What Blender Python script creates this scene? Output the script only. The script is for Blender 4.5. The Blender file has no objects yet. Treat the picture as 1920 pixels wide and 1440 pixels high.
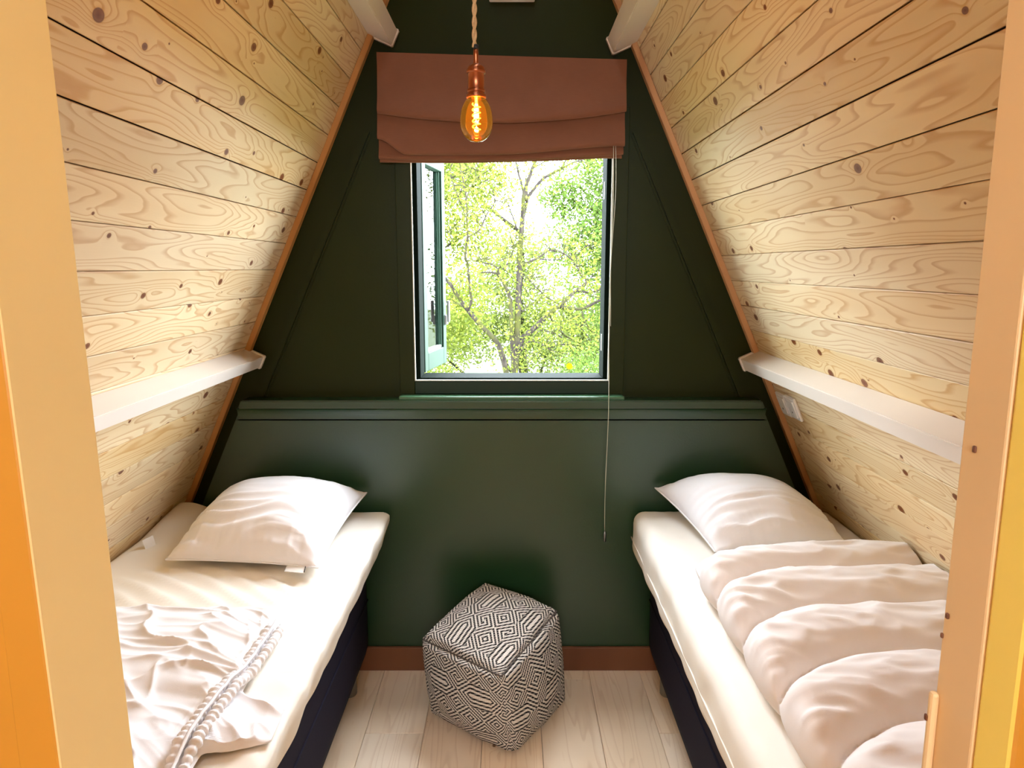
import bpy, bmesh, math, random
import numpy as np
from mathutils import Vector, Matrix, noise as mnoise

random.seed(7)
rng = np.random.default_rng(7)
scene = bpy.context.scene
COL = scene.collection

# ------------------------------------------------------------------ camera, sky, light, exposure
cam_d = bpy.data.cameras.new('camera')
cam_d.sensor_width = 36.0
cam_d.lens = 36.0 * 1340.0 / 1920.0
cam_d.clip_start = 0.02
cam = bpy.data.objects.new('camera', cam_d)
COL.objects.link(cam)
cam.location = (0, 0, 1.5)
cam.rotation_euler = (math.radians(90 - 9.24), 0, 0)
scene.camera = cam

SKY = 16.0
world = bpy.data.worlds.new('overcast_sky')
scene.world = world
world.use_nodes = True
bg = world.node_tree.nodes['Background']
bg.inputs['Color'].default_value = (0.81, 0.905, 1.0, 1)
bg.inputs['Strength'].default_value = SKY

def portal(name, loc, rot, sx, sy):
    d = bpy.data.lights.new(name, 'AREA')
    d.shape = 'RECTANGLE'; d.size = sx; d.size_y = sy
    d.cycles.is_portal = True
    o = bpy.data.objects.new(name, d); COL.objects.link(o)
    o.location = loc; o.rotation_euler = rot
    return o
portal('window_portal', (0, 2.70, 1.54), (math.radians(-90), 0, 0), 0.70, 0.90)
portal('landing_fill_portal', (0, -1.72, 1.95), (math.radians(90), 0, 0), .7, .6)  # samples sky through the added landing opening, which gives fill light

vs = scene.view_settings
vs.view_transform = 'Standard'
vs.look = 'None'
vs.gamma = 1.0
vs.use_curve_mapping = False
vs.exposure = 1.35
scene.cycles.max_bounces = 10
scene.cycles.diffuse_bounces = 6
scene.cycles.caustics_reflective = False
scene.cycles.caustics_refractive = False
scene.cycles.sample_clamp_indirect = 6.0

# ------------------------------------------------------------------ helpers
def lin(r, g, b):
    def f(c):
        c /= 255.0
        return c / 12.92 if c <= 0.04045 else ((c + 0.055) / 1.055) ** 2.4
    return (f(r), f(g), f(b), 1.0)

def tag(o, label=None, cat=None, group=None, kind=None):
    if label: o['label'] = label
    if cat: o['category'] = cat
    if group: o['group'] = group
    if kind: o['kind'] = kind
    return o

def empty(name, loc=(0, 0, 0), parent=None):
    o = bpy.data.objects.new(name, None)
    o.empty_display_size = 0.05
    COL.objects.link(o)
    o.location = loc
    if parent: o.parent = parent
    return o

def link(name, me, mat=None, parent=None, smooth=False):
    if mat and not me.materials: me.materials.append(mat)
    if smooth:
        me.polygons.foreach_set('use_smooth', [True] * len(me.polygons))
    o = bpy.data.objects.new(name, me)
    COL.objects.link(o)
    if parent:
        o.parent = parent
        o.matrix_parent_inverse = Matrix.Translation(-parent.location)
    return o

def mesh(name, verts, faces, mat=None, parent=None, smooth=False):
    me = bpy.data.meshes.new(name)
    me.from_pydata([tuple(v) for v in verts], [], [tuple(f) for f in faces])
    me.update()
    bm = bmesh.new(); bm.from_mesh(me)
    bmesh.ops.recalc_face_normals(bm, faces=bm.faces[:])
    bm.to_mesh(me); bm.free()
    return link(name, me, mat, parent, smooth)

def box_mesh(name, x, y, z, bevel=0.0, seg=2):
    bm = bmesh.new()
    bmesh.ops.create_cube(bm, size=1.0)
    for v in bm.verts:
        v.co.x = x[0] + (v.co.x + .5) * (x[1] - x[0])
        v.co.y = y[0] + (v.co.y + .5) * (y[1] - y[0])
        v.co.z = z[0] + (v.co.z + .5) * (z[1] - z[0])
    if bevel > 0:
        bmesh.ops.bevel(bm, geom=bm.edges[:], offset=bevel, segments=seg, affect='EDGES', profile=.5)
    me = bpy.data.meshes.new(name); bm.to_mesh(me); bm.free()
    return me

def box(name, x, y, z, mat, parent=None, bevel=0.003, seg=2):
    return link(name, box_mesh(name, x, y, z, bevel, seg), mat, parent)

def prism_y(name, poly_xz, y0, y1, mat, parent=None, bevel=0.0):
    n = len(poly_xz)
    v = [(p[0], y0, p[1]) for p in poly_xz] + [(p[0], y1, p[1]) for p in poly_xz]
    f = [list(range(n)), list(range(2 * n - 1, n - 1, -1))]
    f += [[i, (i + 1) % n, n + (i + 1) % n, n + i] for i in range(n)]
    o = mesh(name, v, f, mat, parent)
    if bevel:
        bm = bmesh.new(); bm.from_mesh(o.data)
        bmesh.ops.bevel(bm, geom=bm.edges[:], offset=bevel, segments=2, affect='EDGES')
        bm.to_mesh(o.data); bm.free()
    return o

def tube_data(pts, rads, seg=8, closed_ends=True):
    pts = [Vector(p) for p in pts]
    V, F = [], []
    up = Vector((0.13, 0.27, 0.95)).normalized()
    prev = None
    for i, p in enumerate(pts):
        t = (pts[min(i + 1, len(pts) - 1)] - pts[max(i - 1, 0)])
        t = t.normalized() if t.length > 1e-9 else Vector((0, 0, 1))
        a = prev if prev else up
        a = a - t * a.dot(t)
        if a.length < 1e-4:
            a = Vector((1, 0, 0)) - t * t.x
        a.normalize(); b = t.cross(a); prev = a
        r = rads[i] if hasattr(rads, '__len__') else rads
        for k in range(seg):
            an = 2 * math.pi * k / seg
            V.append(p + a * (r * math.cos(an)) + b * (r * math.sin(an)))
    for i in range(len(pts) - 1):
        for k in range(seg):
            F.append((i * seg + k, i * seg + (k + 1) % seg, (i + 1) * seg + (k + 1) % seg, (i + 1) * seg + k))
    if closed_ends:
        F.append(tuple(range(seg - 1, -1, -1)))
        F.append(tuple((len(pts) - 1) * seg + k for k in range(seg)))
    return V, F

def tube(name, pts, rads, mat, parent=None, seg=8):
    V, F = tube_data(pts, rads, seg)
    return mesh(name, V, F, mat, parent, True)

def lathe(name, prof, loc, mat, parent=None, seg=32, smooth=True):
    V, F = [], []
    for (r, z) in prof:
        for k in range(seg):
            a = 2 * math.pi * k / seg
            V.append((loc[0] + r * math.cos(a), loc[1] + r * math.sin(a), loc[2] + z))
    for i in range(len(prof) - 1):
        for k in range(seg):
            F.append((i * seg + k, i * seg + (k + 1) % seg, (i + 1) * seg + (k + 1) % seg, (i + 1) * seg + k))
    return mesh(name, V, F, mat, parent, smooth)

def round_box(h, r, n, fn=None):
    """lattice on a box of half sizes h with edge radius r; fn(p, q) -> displaced point, q = cube coords"""
    nx, ny, nz = n
    idx, V, F = {}, [], []
    def vid(i, j, k):
        key = (i, j, k)
        if key not in idx:
            q = (2 * i / nx - 1, 2 * j / ny - 1, 2 * k / nz - 1)
            p = Vector((q[0] * h[0], q[1] * h[1], q[2] * h[2]))
            c = Vector((max(-h[0] + r, min(h[0] - r, p.x)), max(-h[1] + r, min(h[1] - r, p.y)), max(-h[2] + r, min(h[2] - r, p.z))))
            d = p - c
            if d.length > 1e-9: p = c + d.normalized() * r
            if fn: p = fn(p, q)
            idx[key] = len(V); V.append(p)
        return idx[key]
    for j in range(ny):
        for i in range(nx):
            F.append((vid(i, j, 0), vid(i, j + 1, 0), vid(i + 1, j + 1, 0), vid(i + 1, j, 0)))
            F.append((vid(i, j, nz), vid(i + 1, j, nz), vid(i + 1, j + 1, nz), vid(i, j + 1, nz)))
    for k in range(nz):
        for i in range(nx):
            F.append((vid(i, 0, k), vid(i + 1, 0, k), vid(i + 1, 0, k + 1), vid(i, 0, k + 1)))
            F.append((vid(i, ny, k), vid(i, ny, k + 1), vid(i + 1, ny, k + 1), vid(i + 1, ny, k)))
        for j in range(ny):
            F.append((vid(0, j, k), vid(0, j, k + 1), vid(0, j + 1, k + 1), vid(0, j + 1, k)))
            F.append((vid(nx, j, k), vid(nx, j + 1, k), vid(nx, j + 1, k + 1), vid(nx, j, k + 1)))
    return V, F

def nz(x, y, z=0.0):
    return mnoise.noise(Vector((x, y, z)))

def ridge(x, y, z=0.0):
    return 1.0 - abs(nz(x, y, z)) * 2.0

def sstep(a, b, x):
    t = max(0.0, min(1.0, (x - a) / (b - a)))
    return t * t * (3 - 2 * t)

# ------------------------------------------------------------------ materials
class NT:
    def __init__(self, name):
        self.m = bpy.data.materials.new(name); self.m.use_nodes = True
        self.t = self.m.node_tree; self.b = self.t.nodes['Principled BSDF']
    def n(self, kind, **kw):
        nd = self.t.nodes.new(kind)
        for k, v in kw.items():
            if k in nd.inputs: nd.inputs[k].default_value = v
            else: setattr(nd, k, v)
        return nd
    def l(self, a, b): self.t.links.new(a, b)
    def math(self, op, a, b=None, c=None):
        nd = self.t.nodes.new('ShaderNodeMath'); nd.operation = op
        for i, v in enumerate((a, b, c)):
            if v is None: continue
            if isinstance(v, (int, float)): nd.inputs[i].default_value = v
            else: self.l(v, nd.inputs[i])
        return nd.outputs[0]
    def mix(self, fac, a, b, mode='MIX'):
        nd = self.t.nodes.new('ShaderNodeMix'); nd.data_type = 'RGBA'; nd.blend_type = mode
        for s, v in ((nd.inputs[0], fac), (nd.inputs[6], a), (nd.inputs[7], b)):
            if isinstance(v, (int, float)): s.default_value = v
            elif isinstance(v, tuple): s.default_value = v
            else: self.l(v, s)
        return nd.outputs[2]
    def ramp(self, fac, stops):
        nd = self.t.nodes.new('ShaderNodeValToRGB')
        el = nd.color_ramp.elements
        while len(el) < len(stops): el.new(0.5)
        for e, (p, c) in zip(el, stops):
            e.position = p; e.color = c if isinstance(c, tuple) else (c, c, c, 1)
        self.l(fac, nd.inputs[0]); return nd.outputs[0]
    def noise(self, vec, scale, detail=2.0, rough=.5, dim='3D'):
        nd = self.n('ShaderNodeTexNoise'); nd.noise_dimensions = dim
        nd.inputs['Scale'].default_value = scale; nd.inputs['Detail'].default_value = detail
        nd.inputs['Roughness'].default_value = rough
        if vec is not None: self.l(vec, nd.inputs['Vector'])
        return nd.outputs['Fac']
    def comb(self, x, y, z=0.0):
        nd = self.n('ShaderNodeCombineXYZ')
        for s, v in zip(nd.inputs, (x, y, z)):
            if isinstance(v, (int, float)): s.default_value = v
            else: self.l(v, s)
        return nd.outputs[0]
    def bump(self, h, strength=.2, dist=.002):
        nd = self.n('ShaderNodeBump'); nd.inputs['Strength'].default_value = strength
        nd.inputs['Distance'].default_value = dist
        self.l(h, nd.inputs['Height']); self.l(nd.outputs[0], self.b.inputs['Normal'])
    def obj(self):
        tc = self.n('ShaderNodeTexCoord'); sp = self.n('ShaderNodeSeparateXYZ')
        self.l(tc.outputs['Object'], sp.inputs[0]); return tc.outputs['Object'], sp.outputs
    def base(self, v):
        if isinstance(v, tuple): self.b.inputs['Base Color'].default_value = v
        else: self.l(v, self.b.inputs['Base Color'])
    def set(self, **kw):
        for k, v in kw.items(): self.b.inputs[k.replace('_', ' ')].default_value = v
        return self

def plain(name, col, rough=.5, metal=0.0, spec=.5, vary=0.06, scale=6.0, bump=0.0, bscale=200.0):
    t = NT(name); o, s = t.obj()
    dark = tuple(c * (1 - 2 * vary) for c in col[:3]) + (1,)
    lite = tuple(min(1, c * (1 + vary)) for c in col[:3]) + (1,)
    t.base(t.mix(t.noise(o, scale, 3.0), dark, lite))
    t.set(Roughness=rough, Metallic=metal)
    t.b.inputs['Specular IOR Level'].default_value = spec
    if bump: t.bump(t.noise(o, bscale, 2.0), bump, .001)
    return t.m

def wood(name, light, mid, dark, knot, cell=7.0, krad=.10, rings=11.0, lines=.55, rough=.5, spec=.25, gstretch=1.3, gacross=11.0, bump=.12):
    """local x along the grain, y across it"""
    t = NT(name); o, s = t.obj()
    info = t.n('ShaderNodeObjectInfo'); rnd = info.outputs['Random']
    x, y = s[0], s[1]
    xo = t.math('MULTIPLY_ADD', rnd, 83.0, x); yo = t.math('MULTIPLY_ADD', rnd, 41.7, y)
    h1 = t.noise(t.comb(t.math('MULTIPLY', xo, gstretch), t.math('MULTIPLY', yo, gacross)), 1.0, 1.5, .45, '2D')
    wob = t.noise(t.comb(t.math('MULTIPLY', xo, 6.0), t.math('MULTIPLY', yo, 30.0)), 1.0, 2.0, .5, '2D')
    vo = t.n('ShaderNodeTexVoronoi'); vo.voronoi_dimensions = '2D'
    vo.inputs['Scale'].default_value = cell; vo.inputs['Randomness'].default_value = 1.0
    t.l(t.comb(t.math('MULTIPLY', xo, .72), yo), vo.inputs['Vector'])
    d = vo.outputs['Distance']
    sc = t.n('ShaderNodeSeparateColor'); t.l(vo.outputs['Color'], sc.inputs[0])
    size = t.math('POWER', sc.outputs[0], 2.2)                         # most knots small, a few large
    size = t.math('MULTIPLY_ADD', size, .85, .18)
    dn = t.math('DIVIDE', d, t.math('MULTIPLY', size, krad))           # 1 at knot edge
    swirl = t.math('EXPONENT', t.math('MULTIPLY', t.math('MULTIPLY', dn, dn), -.11))
    ph = t.math('ADD', t.math('MULTIPLY', h1, rings), t.math('MULTIPLY', t.math('MULTIPLY', swirl, size), 2.6))
    ph = t.math('ADD', ph, t.math('MULTIPLY', wob, .35))
    fr = t.math('FRACT', ph)
    line = t.ramp(fr, [(0.0, .0), (.62, .10), (.88, 1.0), (.94, .9), (1.0, .0)])
    fibre = t.noise(t.comb(t.math('MULTIPLY', xo, 14.0), t.math('MULTIPLY', yo, 420.0)), 1.0, 2.0, .6, '2D')
    tone = t.noise(t.comb(t.math('MULTIPLY', xo, 1.4), t.math('MULTIPLY', yo, 6.0)), 1.0, 2.0, .5, '2D')
    c = t.mix(t.ramp(tone, [(.3, 0.0), (.72, 1.0)]), light, mid)
    c = t.mix(t.math('MULTIPLY', line, lines), c, dark)
    c = t.mix(t.math('MULTIPLY', fibre, .22), c, mid)
    halo = t.ramp(dn, [(.0, 1.0), (1.0, .35), (2.2, 0.0)]) if False else None
    dnr = t.math('MULTIPLY', dn, .4)
    c = t.mix(t.ramp(dnr, [(.0, .6), (.4, .4), (.6, .08), (.8, 0.0)]), c, dark)
    kn = t.ramp(dnr, [(.0, 1.0), (.30, .85), (.40, .9), (.46, 0.0)])
    c = t.mix(kn, c, knot)
    hsv = t.n('ShaderNodeHueSaturation'); t.l(c, hsv.inputs['Color'])
    r2 = t.math('FRACT', t.math('MULTIPLY', rnd, 7.31))
    t.l(t.math('MULTIPLY_ADD', r2, .16, .91), hsv.inputs['Value'])
    t.l(t.math('MULTIPLY_ADD', rnd, .22, .88), hsv.inputs['Saturation'])
    t.base(hsv.outputs[0])
    t.set(Roughness=rough); t.b.inputs['Specular IOR Level'].default_value = spec
    t.bump(t.math('ADD', t.math('MULTIPLY', line, -.4), fibre), bump, .001)
    return t.m

M = {}
M['pine'] = wood('pine_board', lin(233, 214, 174), lin(222, 194, 148), lin(184, 128, 66), lin(104, 48, 14), krad=.075, lines=.6, rings=15.0)
M['oak'] = wood('oak_laminate', lin(252, 232, 206), lin(244, 218, 186), lin(208, 170, 132), lin(140, 100, 70), cell=2.4, krad=.012, rings=9.0, lines=.35, rough=.38, gstretch=.9, gacross=14.0, bump=.06)
M['strip'] = wood('pine_strip', lin(206, 160, 112), lin(192, 142, 92), lin(160, 106, 62), lin(110, 60, 30), krad=.02, rings=6)
M['baseboard'] = wood('baseboard_wood', lin(128, 80, 50), lin(112, 66, 38), lin(84, 44, 24), lin(70, 34, 16), krad=.02, rings=6)
M['backing'] = plain('dark_gap', lin(58, 34, 20), .9)
M['green_panel'] = plain('green_panel_paint', lin(27, 56, 27), .30, spec=.7, vary=.05, bump=.25, bscale=140)
M['green'] = plain('green_paint', lin(36, 42, 12), .4, spec=.12, vary=.05, bump=.25, bscale=140)
M['green_frame'] = plain('green_frame_paint', lin(26, 44, 28), .45, spec=.25, vary=.04, bump=.05)
M['green_sill'] = plain('green_sill_paint', lin(60, 96, 66), .3, spec=.6, vary=.04)
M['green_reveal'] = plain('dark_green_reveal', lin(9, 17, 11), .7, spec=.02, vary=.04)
M['green_outer'] = plain('green_sash_paint', lin(32, 54, 40), .5, spec=.12, vary=.04)
M['white_trim'] = plain('white_trim', lin(226, 216, 204), .45, vary=.03)
M['white_plastic'] = plain('white_plastic', lin(236, 234, 230), .3, vary=.01)
M['yellow'] = plain('yellow_paint', lin(255, 230, 165), .5, vary=.03, bump=.05, bscale=60)
M['yellow_shaded'] = plain('shaded_yellow_paint', lin(192, 130, 36), .5, vary=.03, bump=.05, bscale=60)  # shaded copy of the door yellow, shade put into the colour
M['yellow_bead'] = plain('bright_yellow_paint', lin(255, 226, 108), .5, vary=.03)
M['tan_wood'] = plain('tan_jamb', lin(232, 198, 148), .55, vary=.05, bump=.08, bscale=80)
M['seal'] = plain('pale_seal', lin(225, 228, 220), .4, vary=.01)
M['dark'] = plain('dark_rubber', lin(20, 22, 18), .6, vary=.02)
M['navy'] = plain('navy_fabric', lin(26, 22, 40), .85, spec=.2, vary=.12, scale=220, bump=.3, bscale=900)
M['linen'] = plain('cream_sheet', lin(243, 236, 224), .8, spec=.2, vary=.015, bump=.12, bscale=700)
M['cotton'] = plain('white_cotton', lin(240, 238, 240), .8, spec=.2, vary=.015, bump=.1, bscale=500)
M['duvet'] = plain('duvet_cotton', lin(238, 230, 226), .8, spec=.2, vary=.015, bump=.1, bscale=500)
M['copper'] = plain('copper', lin(172, 104, 70), .34, metal=1.0, vary=.05)
M['metal'] = plain('brushed_metal', lin(150, 150, 146), .35, metal=1.0, vary=.03)
M['yellow_mark'] = plain('marker_yellow', lin(74, 64, 0), .8, spec=.02, vary=.02)
M['rope'] = plain('jute_rope', lin(204, 168, 122), .9, spec=.1, vary=.15, scale=300)
M['lime_cord'] = plain('cord', lin(190, 190, 170), .7)

def velvet():
    t = NT('taupe_velvet'); o, s = t.obj()
    n1 = t.noise(o, 9.0, 3.0); n2 = t.noise(t.comb(t.math('MULTIPLY', s[0], 40.0), t.math('MULTIPLY', s[2], 500.0)), 1.0, 2.0, .5, '2D')
    c = t.mix(n1, lin(112, 71, 50), lin(130, 86, 63))
    c = t.mix(t.math('MULTIPLY', n2, .25), c, lin(96, 54, 38))
    t.base(c); t.set(Roughness=.85); t.b.inputs['Specular IOR Level'].default_value = .2
    t.b.inputs['Sheen Weight'].default_value = .35; t.b.inputs['Sheen Tint'].default_value = lin(225, 190, 170)
    t.bump(n2, .15, .001)
    return t.m
M['velvet'] = velvet()

def glass():
    t = NT('window_glass')
    g = t.n('ShaderNodeBsdfGlossy'); g.inputs['Roughness'].default_value = .02
    tr = t.n('ShaderNodeBsdfTransparent'); tr.inputs['Color'].default_value = (.93, .97, .95, 1)
    fr = t.n('ShaderNodeFresnel'); fr.inputs['IOR'].default_value = 1.45
    mx = t.n('ShaderNodeMixShader')
    t.l(fr.outputs[0], mx.inputs[0]); t.l(tr.outputs[0], mx.inputs[1]); t.l(g.outputs[0], mx.inputs[2])
    t.l(mx.outputs[0], t.t.nodes['Material Output'].inputs[0])
    return t.m
M['glass'] = glass()

def amber():
    t = NT('amber_glass')
    g = t.n('ShaderNodeBsdfGlossy'); g.inputs['Roughness'].default_value = .03
    tr = t.n('ShaderNodeBsdfTransparent'); tr.inputs['Color'].default_value = (1.0, .62, .16, 1)
    em = t.n('ShaderNodeEmission'); em.inputs['Color'].default_value = (1.0, .33, .02, 1); em.inputs['Strength'].default_value = .10
    ad = t.n('ShaderNodeAddShader'); t.l(tr.outputs[0], ad.inputs[0]); t.l(em.outputs[0], ad.inputs[1])
    fr = t.n('ShaderNodeFresnel'); fr.inputs['IOR'].default_value = 1.5
    mx = t.n('ShaderNodeMixShader')
    t.l(fr.outputs[0], mx.inputs[0]); t.l(ad.outputs[0], mx.inputs[1]); t.l(g.outputs[0], mx.inputs[2])
    t.l(mx.outputs[0], t.t.nodes['Material Output'].inputs[0])
    return t.m
M['amber'] = amber()

def glow(name, col, st):
    t = NT(name); t.base((0, 0, 0, 1))
    t.b.inputs['Emission Color'].default_value = col; t.b.inputs['Emission Strength'].default_value = st
    return t.m
M['filament'] = glow('filament', (1.0, .55, .08, 1), 5.0)

def pouf_cloth():
    t = NT('woven_pouf_cloth')
    uv = t.n('ShaderNodeUVMap'); sp = t.n('ShaderNodeSeparateXYZ'); t.l(uv.outputs[0], sp.inputs[0])
    U, V = sp.outputs[0], sp.outputs[1]
    # rows alternate between stretched hexagons and plain diamonds
    v4 = t.math('MULTIPLY', V, 4.0)
    row = t.math('FLOOR', v4)
    par = t.math('FRACT', t.math('MULTIPLY', row, .5))                  # 0 or .5
    vv = t.math('ABSOLUTE', t.math('SUBTRACT', t.math('FRACT', v4), .5)) # 0..0.5
    per = t.math('MULTIPLY_ADD', par, 3.4, 2.3)                         # hexagons 2.3, diamonds 4 per face
    u4 = t.math('MULTIPLY_ADD', U, per, t.math('MULTIPLY', par, .9))
    uu = t.math('ABSOLUTE', t.math('SUBTRACT', t.math('FRACT', u4), .5))
    hexlen = t.math('MULTIPLY_ADD', par, -.44, .22)
    core = t.math('MULTIPLY', t.math('MAXIMUM', t.math('SUBTRACT', uu, hexlen), 0.0), t.math('DIVIDE', 4.0, per))
    f = t.math('ADD', core, vv)
    st = t.math('FRACT', t.math('MULTIPLY', f, 6.0))
    stripe = t.ramp(st, [(.0, 0.0), (.38, 0.0), (.46, 1.0), (.88, 1.0), (.96, 0.0)])
    # twisted yarns
    y = t.math('ADD', t.math('MULTIPLY', V, 300.0), t.math('MULTIPLY', U, 110.0))
    yarn = t.math('MULTIPLY_ADD', t.math('SINE', y), .5, .5)
    y2 = t.math('MULTIPLY_ADD', t.math('SINE', t.math('MULTIPLY', U, 330.0)), .5, .5)
    edge = t.math('MULTIPLY', yarn, y2)
    cream = t.mix(edge, lin(232, 220, 208), lin(252, 248, 244))
    ink = t.mix(edge, lin(10, 10, 13), lin(34, 32, 36))
    broken = t.math('MULTIPLY', stripe, t.ramp(yarn, [(.0, .35), (.22, 1.0)]))
    t.base(t.mix(broken, cream, ink))
    t.set(Roughness=.9); t.b.inputs['Specular IOR Level'].default_value = .15
    t.bump(t.math('ADD', t.math('MULTIPLY', edge, .6), t.math('MULTIPLY', stripe, -.6)), .9, .004)
    return t.m
M['pouf'] = pouf_cloth()

def leafmat(name, c1, c2):
    t = NT(name); o, s = t.obj()
    geo = t.n('ShaderNodeNewGeometry')
    t.base(t.mix(geo.outputs['Random Per Island'], c1, c2))
    t.set(Roughness=.6); t.b.inputs['Specular IOR Level'].default_value = .06
    tl = t.n('ShaderNodeBsdfTranslucent'); tl.inputs['Color'].default_value = tuple(min(1, (a + b) * .6) for a, b in zip(c1[:3], c2[:3])) + (1,)
    mx = t.n('ShaderNodeMixShader'); mx.inputs[0].default_value = .45
    t.l(t.b.outputs[0], mx.inputs[1]); t.l(tl.outputs[0], mx.inputs[2])
    t.l(mx.outputs[0], t.t.nodes['Material Output'].inputs[0])
    return t.m
M['leaf_lime'] = leafmat('lime_leaves', lin(60, 70, 18), lin(88, 96, 34))
M['leaf_green'] = leafmat('green_leaves', lin(46, 66, 22), lin(78, 94, 38))
M['leaf_pale'] = leafmat('pale_leaves', lin(70, 80, 32), lin(94, 102, 52))
def bark():
    t = NT('mossy_bark'); o, s = t.obj()
    n = t.noise(o, 3.0, 4.0); n2 = t.noise(t.comb(t.math('MULTIPLY', s[0], 30.0), t.math('MULTIPLY', s[1], 30.0), t.math('MULTIPLY', s[2], 7.0)), 1.0, 4.0)
    c = t.mix(t.ramp(n2, [(.35, 0.0), (.65, 1.0)]), lin(26, 22, 20), lin(44, 39, 34))
    c = t.mix(t.ramp(n, [(.45, 0.0), (.6, .8)]), c, lin(44, 46, 14))
    t.base(c); t.set(Roughness=.9); t.b.inputs['Specular IOR Level'].default_value = .05; t.bump(n2, .6, .02); return t.m
M['bark'] = bark()
M['grass'] = plain('meadow', lin(52, 66, 22), .9, vary=.2, scale=2.0)

# ------------------------------------------------------------------ room shell
ZA = 3.212; XC = -0.037                       # ridge
SL = 0.4475                                   # horizontal run per metre of rise
XL = lambda z: -1.4945 + SL * z               # face of the boards, window end
XR = lambda z: 1.4200 - SL * z
K = math.hypot(1, SL)
sL = Vector((SL / K, 0, 1 / K)); nL = Vector((1 / K, 0, -SL / K))
sR = Vector((-SL / K, 0, 1 / K)); nR = Vector((-1 / K, 0, -SL / K))
YB = 2.56                                     # upper part of the gable wall
Y0, Y1 = 0.56, 2.555                          # boards run between these

# floor: substrate and separate boards
floor = tag(box('floor', (-1.75, 1.75), (-1.8, 2.66), (-0.12, -0.011), M['backing'], bevel=0), kind='structure')
def plank_floor():
    w = 0.192
    xs = -1.44
    rowi = 0
    cache = {}
    while xs < 1.44:
        ys = -1.75 + [0.0, 0.62, 1.05, 0.31, .83][rowi % 5]
        cuts = [-1.78] + [c for c in (ys, ys + 1.29, ys + 2.58, ys + 3.87) if -1.7 < c < 2.5] + [2.559]
        for a, b in zip(cuts[:-1], cuts[1:]):
            L = round(b - a, 3)
            key = L
            if key not in cache:
                cache[key] = box_mesh('floor_board', (-L / 2 + .0006, L / 2 - .0006), (-w / 2 + .0006, w / 2 - .0006), (-.011, 0), .0012, 1)
            o = link('floor_board', cache[key], M['oak'], floor)
            o.matrix_parent_inverse = Matrix.Identity(4)
            o.location = (xs + w / 2, (a + b) / 2, 0); o.rotation_euler = (0, 0, math.pi / 2)
        xs += w; rowi += 1
plank_floor()

# pitched walls: backing slab plus every board
def pitched(name, X, s, n, spacing, phase, flip, seed):
    top = ZA + .03
    def P(z, off): return Vector((X(z), 0, z)) - n * off
    a0, a1, b0, b1 = P(-.1, .016), P(top, .016), P(-.1, .07), P(top, .07)
    v = []
    for y in (-1.78, 2.66):
        for p in (a0, a1, b1, b0): v.append((p.x, y, p.z))
    f = [(0, 1, 2, 3), (7, 6, 5, 4)] + [(i, (i + 1) % 4, 4 + (i + 1) % 4, 4 + i) for i in range(4)]
    wall = tag(mesh(name, v, f, M['backing']), kind='structure')
    L = Y1 - Y0
    me = box_mesh('board', (-L / 2, L / 2), (-spacing / 2 + .0012, spacing / 2 - .0012), (-.015, 0), .0011, 1)
    r = random.Random(seed)
    z = phase
    sz = spacing / K
    while z - sz > -.02: z -= sz
    Rm = Matrix((( 0, s.x, n.x), (-1 if flip else 1, s.y, n.y), (0, s.z, n.z))).to_4x4()
    while z + sz < ZA + .02:
        zc = z + sz / 2
        off = r.uniform(-.0016, .0008)
        p = Vector((X(zc), (Y0 + Y1) / 2, zc)) + n * off
        o = link('board', me, M['pine'], wall)
        o.matrix_parent_inverse = Matrix.Identity(4)
        o.matrix_world = Matrix.Translation(p) @ Rm
        o.scale = (1, 1 + r.uniform(-.008, .004), 1)
        z += sz
    # landing side boards are one plain yellow lining
    return wall
wall_left = pitched('wall_left', XL, sL, nL, .0905 * K, 1.583, False, 3)
wall_right = pitched('wall_right', XR, sR, nR, .0854 * K, 1.455, True, 5)

def tri(y0, y1):
    return
# gable wall with window opening (four touching prisms in one mesh)
WX0, WX1, WZ0, WZ1 = -0.352, 0.350, 1.095, 1.98
def wall_with_hole(name, y0, y1, hx0, hx1, hz0, hz1, mat):
    xl = lambda z: XL(z) - .02
    xr = lambda z: XR(z) + .02
    ap = (XC, ZA + .04)
    polys = []
    if hz0 > 0: polys.append([(xl(0), 0), (xr(0), 0), (xr(hz0), hz0), (xl(hz0), hz0)])
    polys.append([(xl(hz0), hz0), (hx0, hz0), (hx0, hz1), (xl(hz1), hz1)])
    polys.append([(hx1, hz0), (xr(hz0), hz0), (xr(hz1), hz1), (hx1, hz1)])
    polys.append([(xl(hz1), hz1), (hx0, hz1), (hx1, hz1), (xr(hz1), hz1), ap])
    V, F = [], []
    for p in polys:
        b = len(V); n = len(p)
        V += [(q[0], y0, q[1]) for q in p] + [(q[0], y1, q[1]) for q in p]
        F += [[b + i for i in range(n)], [b + n + i for i in range(n)][::-1]]
        F += [[b + i, b + (i + 1) % n, b + n + (i + 1) % n, b + n + i] for i in range(n)]
    return tag(mesh(name, V, F, mat), kind='structure')
wall_back = wall_with_hole('wall_back', YB, YB + .10, WX0, WX1, WZ0, WZ1, M['green'])

# boxed-out lower wall with slanted ends, ledge and cove
LZ = 1.036
def xl2(z): return XL(z) + .075
def xr2(z): return XR(z) - .075
prism_y('lower_panel', [(xl2(0), 0), (xr2(0), 0), (xr2(LZ - .03), LZ - .03), (xl2(LZ - .03), LZ - .03)], 2.50, YB, M['green_panel'], wall_back, .003)
prism_y('ledge', [(xl2(LZ - .03) - .004, LZ - .03), (xr2(LZ - .03) + .004, LZ - .03), (xr2(LZ) + .004, LZ), (xl2(LZ) - .004, LZ)], 2.484, YB, M['green_panel'], wall_back, .004)
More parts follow.
